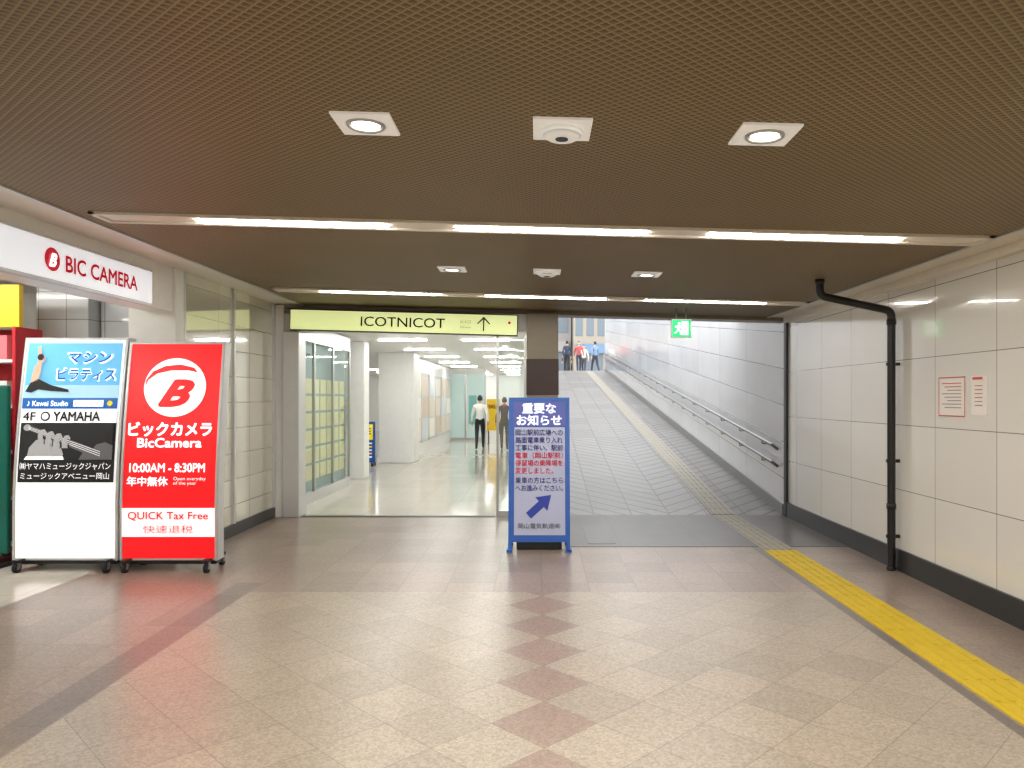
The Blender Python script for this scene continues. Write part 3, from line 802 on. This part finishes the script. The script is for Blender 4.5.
# ------------------------------------------------------------------ people
def person(name, loc, heading, H, top, legs, hair, skin=c(205, 160, 130), accent=None, swing=1.0, coat=False):
    mats = [pmat(name+'_top', top, 0.8), pmat(name+'_trousers', legs, 0.8), pmat(name+'_skin', skin, 0.5), pmat(name+'_shoes', c(28, 26, 26), 0.5),
            pmat(name+'_hair', hair, 0.6), pmat(name+'_accent', accent or top, 0.8), pmat(name+'_eyes', c(20, 15, 12), 0.3)]
    J = {}; R = {}; order = []
    def j(n, p, r): J[n] = Vector(p); R[n] = r; order.append(n)
    j('pelvis', (0, 0, .95), .125); j('waist', (0, 0, 1.08), .115); j('chest', (0, 0, 1.26), .135); j('upper', (0, -.005, 1.39), .105)
    j('neck', (0, 0, 1.475), .052); j('nape', (0, .012, 1.55), .052)
    a = swing
    for s_, sg in (('l', -1), ('r', 1)):
        f = a*sg
        j('sh'+s_, (.165*sg, -.005, 1.40), .066)
        j('el'+s_, (.245*sg, -.02-.09*f, 1.13), .049); j('wr'+s_, (.265*sg, .05-.16*f, .90), .031); j('ha'+s_, (.265*sg, .075-.17*f, .845), .030)
        j('hi'+s_, (.085*sg, 0, .88), .098); j('kn'+s_, (.10*sg, .035+.11*f, .50), .064)
        if f > 0: an = (.10*sg, .035+.22*f, .085); to = (.11*sg, .035+.22*f+.15, .04)
        else: an = (.10*sg, -.02+.27*f, .14); to = (.11*sg, -.02+.27*f+.10, .04)
        j('an'+s_, an, .045); j('to'+s_, to, .038)
    E_ = [('pelvis', 'waist'), ('waist', 'chest'), ('chest', 'upper'), ('upper', 'neck'), ('neck', 'nape')]
    for s_ in 'lr': E_ += [('upper', 'sh'+s_), ('sh'+s_, 'el'+s_), ('el'+s_, 'wr'+s_), ('wr'+s_, 'ha'+s_), ('pelvis', 'hi'+s_), ('hi'+s_, 'kn'+s_), ('kn'+s_, 'an'+s_), ('an'+s_, 'to'+s_)]
    me = bpy.data.meshes.new('sk'); me.from_pydata([J[n] for n in order], [(order.index(x), order.index(y)) for x, y in E_], [])
    o = bpy.data.objects.new('sk', me); COL.objects.link(o)
    md = o.modifiers.new('s', 'SKIN'); md.use_smooth_shade = True
    for i, n in enumerate(order):
        sv = me.skin_vertices[0].data[i]; sv.radius = (R[n], R[n]); sv.use_root = (i == 0)
    o.modifiers.new('u', 'SUBSURF').levels = 2; o.modifiers['u'].render_levels = 2
    bpy.context.view_layer.update()
    me2 = bpy.data.meshes.new_from_object(o.evaluated_get(bpy.context.evaluated_depsgraph_get()))
    bm = bmesh.new(); bm.from_mesh(me2); bpy.data.objects.remove(o); bpy.data.meshes.remove(me2)
    def reg(p):
        best = None; bd = 9
        for x, y in E_:
            A, B = J[x], J[y]; d = B-A; t = max(0, min(1, (p-A).dot(d)/d.length_squared)); q = (p-(A+d*t)).length
            if q < bd: bd = q; best = (x, y, t)
        x, y, t = best
        if x[:2] == 'wr': return 2
        if x == 'el'+x[-1] and t > 0.93: return 2
        if x == 'neck': return 5 if (accent and t < .5) else 2
        if x[:2] == 'an' : return 3
        if x[:2] == 'kn' and t > .93: return 3
        if x[:2] in ('hi', 'kn'): return 1 if not (coat and x[:2] == 'hi' and t < .75) else 0
        if x == 'pelvis' and y[:2] == 'hi': return 1 if not coat else 0
        if x == 'upper' and y == 'neck' and t > .6 and accent: return 5
        return 0 if (p.z > .90 or coat) else 1
    for f in bm.faces:
        f.material_index = reg(f.calc_center_median()); f.smooth = True
    for v in bm.verts:
        if v.co.z > .85 and abs(v.co.x) < .2 and v.co.z < 1.48: v.co.y *= .85
        if coat and .55 < v.co.z < .95 and abs(v.co.x) < .22: v.co.x *= 1.12
    for sg, s_ in ((-1, 'l'), (1, 'r')):
        w = J['ha'+s_]
        tube(bm, [w+Vector((0, 0, .02)), w+Vector((0, .004, -.02)), w+Vector((0, .010, -.045))], [.026, .032, .028], 10, 2)
        for k in range(4):
            L = (.066, .074, .070, .056)[k]; yo = .026-.017*k
            b0 = w+Vector((0, yo+.008, -.04))
            tube(bm, [b0, b0+Vector((-.004*sg, .004, -L*.45)), b0+Vector((-.014*sg, .008, -L*.75)), b0+Vector((-.026*sg, .010, -L*.95))], [.0092, .0085, .0078, .005], 6, 2)
        b0 = w+Vector((0, .024, -.005)); tube(bm, [b0, b0+Vector((-.008*sg, .022, -.024)), b0+Vector((-.016*sg, .026, -.05))], [.011, .0095, .006], 6, 2)
    C = Vector((0, .022, 1.635))
    def ell(cen, sx, sy, sz, mi, fnv=None, keep=None):
        r = bmesh.ops.create_uvsphere(bm, u_segments=24, v_segments=16, radius=1.0)
        for v in r['verts']:
            q = v.co.copy()
            if fnv: q = fnv(q)
            v.co = cen+Vector((q.x*sx, q.y*sy, q.z*sz))
        fs = set(f for v in r['verts'] for f in v.link_faces)
        for f in fs: f.material_index = mi; f.smooth = True
        if keep:
            bmesh.ops.delete(bm, geom=[f for f in fs if not keep((f.calc_center_median()-cen))], context='FACES')
    def hs(q):
        if q.z < 0: q.x *= 1+.28*q.z; q.y = q.y*(1+.12*q.z)+.08*(-q.z)*(1 if q.y > 0 else -.3)
        return q
    ell(C, .074, .093, .115, 2, hs)
    ell(C+Vector((0, -.010, .012)), .084, .100, .118, 4, None, lambda q: q.z > .045 or (q.y < .0 and q.z > -.07))
    for sg in (-1, 1):
        ell(C+Vector((.078*sg, -.004, -.005)), .010, .020, .030, 2)
        ell(C+Vector((.030*sg, .086, .004)), .011, .006, .006, 6)
    ell(C+Vector((0, .098, -.022)), .012, .016, .022, 2)
    ell(C+Vector((0, .090, -.060)), .024, .007, .006, 3)
    if accent:
        tube(bm, [(.075*math.cos(t*math.pi/8), .07*math.sin(t*math.pi/8), 1.475+.01*math.sin(t)) for t in range(17)], [.03]*17, 8, 5)
    zmin = min(v.co.z for v in bm.verts)
    k = H/1.75
    M = Matrix.Translation(Vector(loc)) @ Matrix.Rotation(heading, 4, 'Z') @ Matrix.Scale(k, 4) @ Matrix.Translation((0, 0, -zmin))
    me = bpy.data.meshes.new(name)
    bmesh.ops.recalc_face_normals(bm, faces=bm.faces[:]); bm.to_mesh(me); bm.free()
    for m in mats: me.materials.append(m)
    ob = bpy.data.objects.new(name, me); ob.matrix_world = M
    return link(ob)
person('walking_man', (-1.82, 23.2, 0), 0.05, 1.70, c(246, 246, 244), c(32, 34, 42), c(26, 20, 18))
person('walking_woman', (-1.04, 22.9, 0), 0.0, 1.64, c(40, 32, 31), c(24, 22, 24), c(30, 18, 15), accent=c(190, 60, 40), swing=-0.9, coat=True)
cols = [(c(60, 70, 95), c(45, 45, 50)), (c(180, 85, 85), c(55, 60, 75)), (c(205, 200, 190), c(60, 60, 65)), (c(55, 57, 63), c(40, 40, 45)), (c(110, 135, 160), c(50, 50, 62))]
for k, (px, py, hd) in enumerate(((1.5, 38.2, 0.1), (2.15, 39.0, 3.2), (2.6, 42.0, 2.9), (1.75, 44.5, 0.2), (3.1, 40.2, 0.4))):
    person('pedestrian', (px, py, ZS), hd, 1.6+0.03*k, cols[k][0], cols[k][1], c(30, 24, 20), swing=1 if k % 2 else -1, coat=k == 3)

# ------------------------------------------------------------------ world, camera
w = bpy.data.worlds.new('World'); scn.world = w; w.use_nodes = True
bg = w.node_tree.nodes['Background']; bg.inputs[0].default_value = (0.98, 0.99, 1.0, 1); bg.inputs[1].default_value = 3.8

cam = bpy.data.cameras.new('camera'); co = bpy.data.objects.new('camera', cam); COL.objects.link(co)
co.location = (0, 0, 1.6); co.rotation_euler = (math.pi/2, 0, 0)
cam.sensor_width = 36.0; cam.lens = 740/1024*36; cam.shift_x = -26/1024; cam.shift_y = 14/1024
cam.clip_end = 300
scn.camera = co
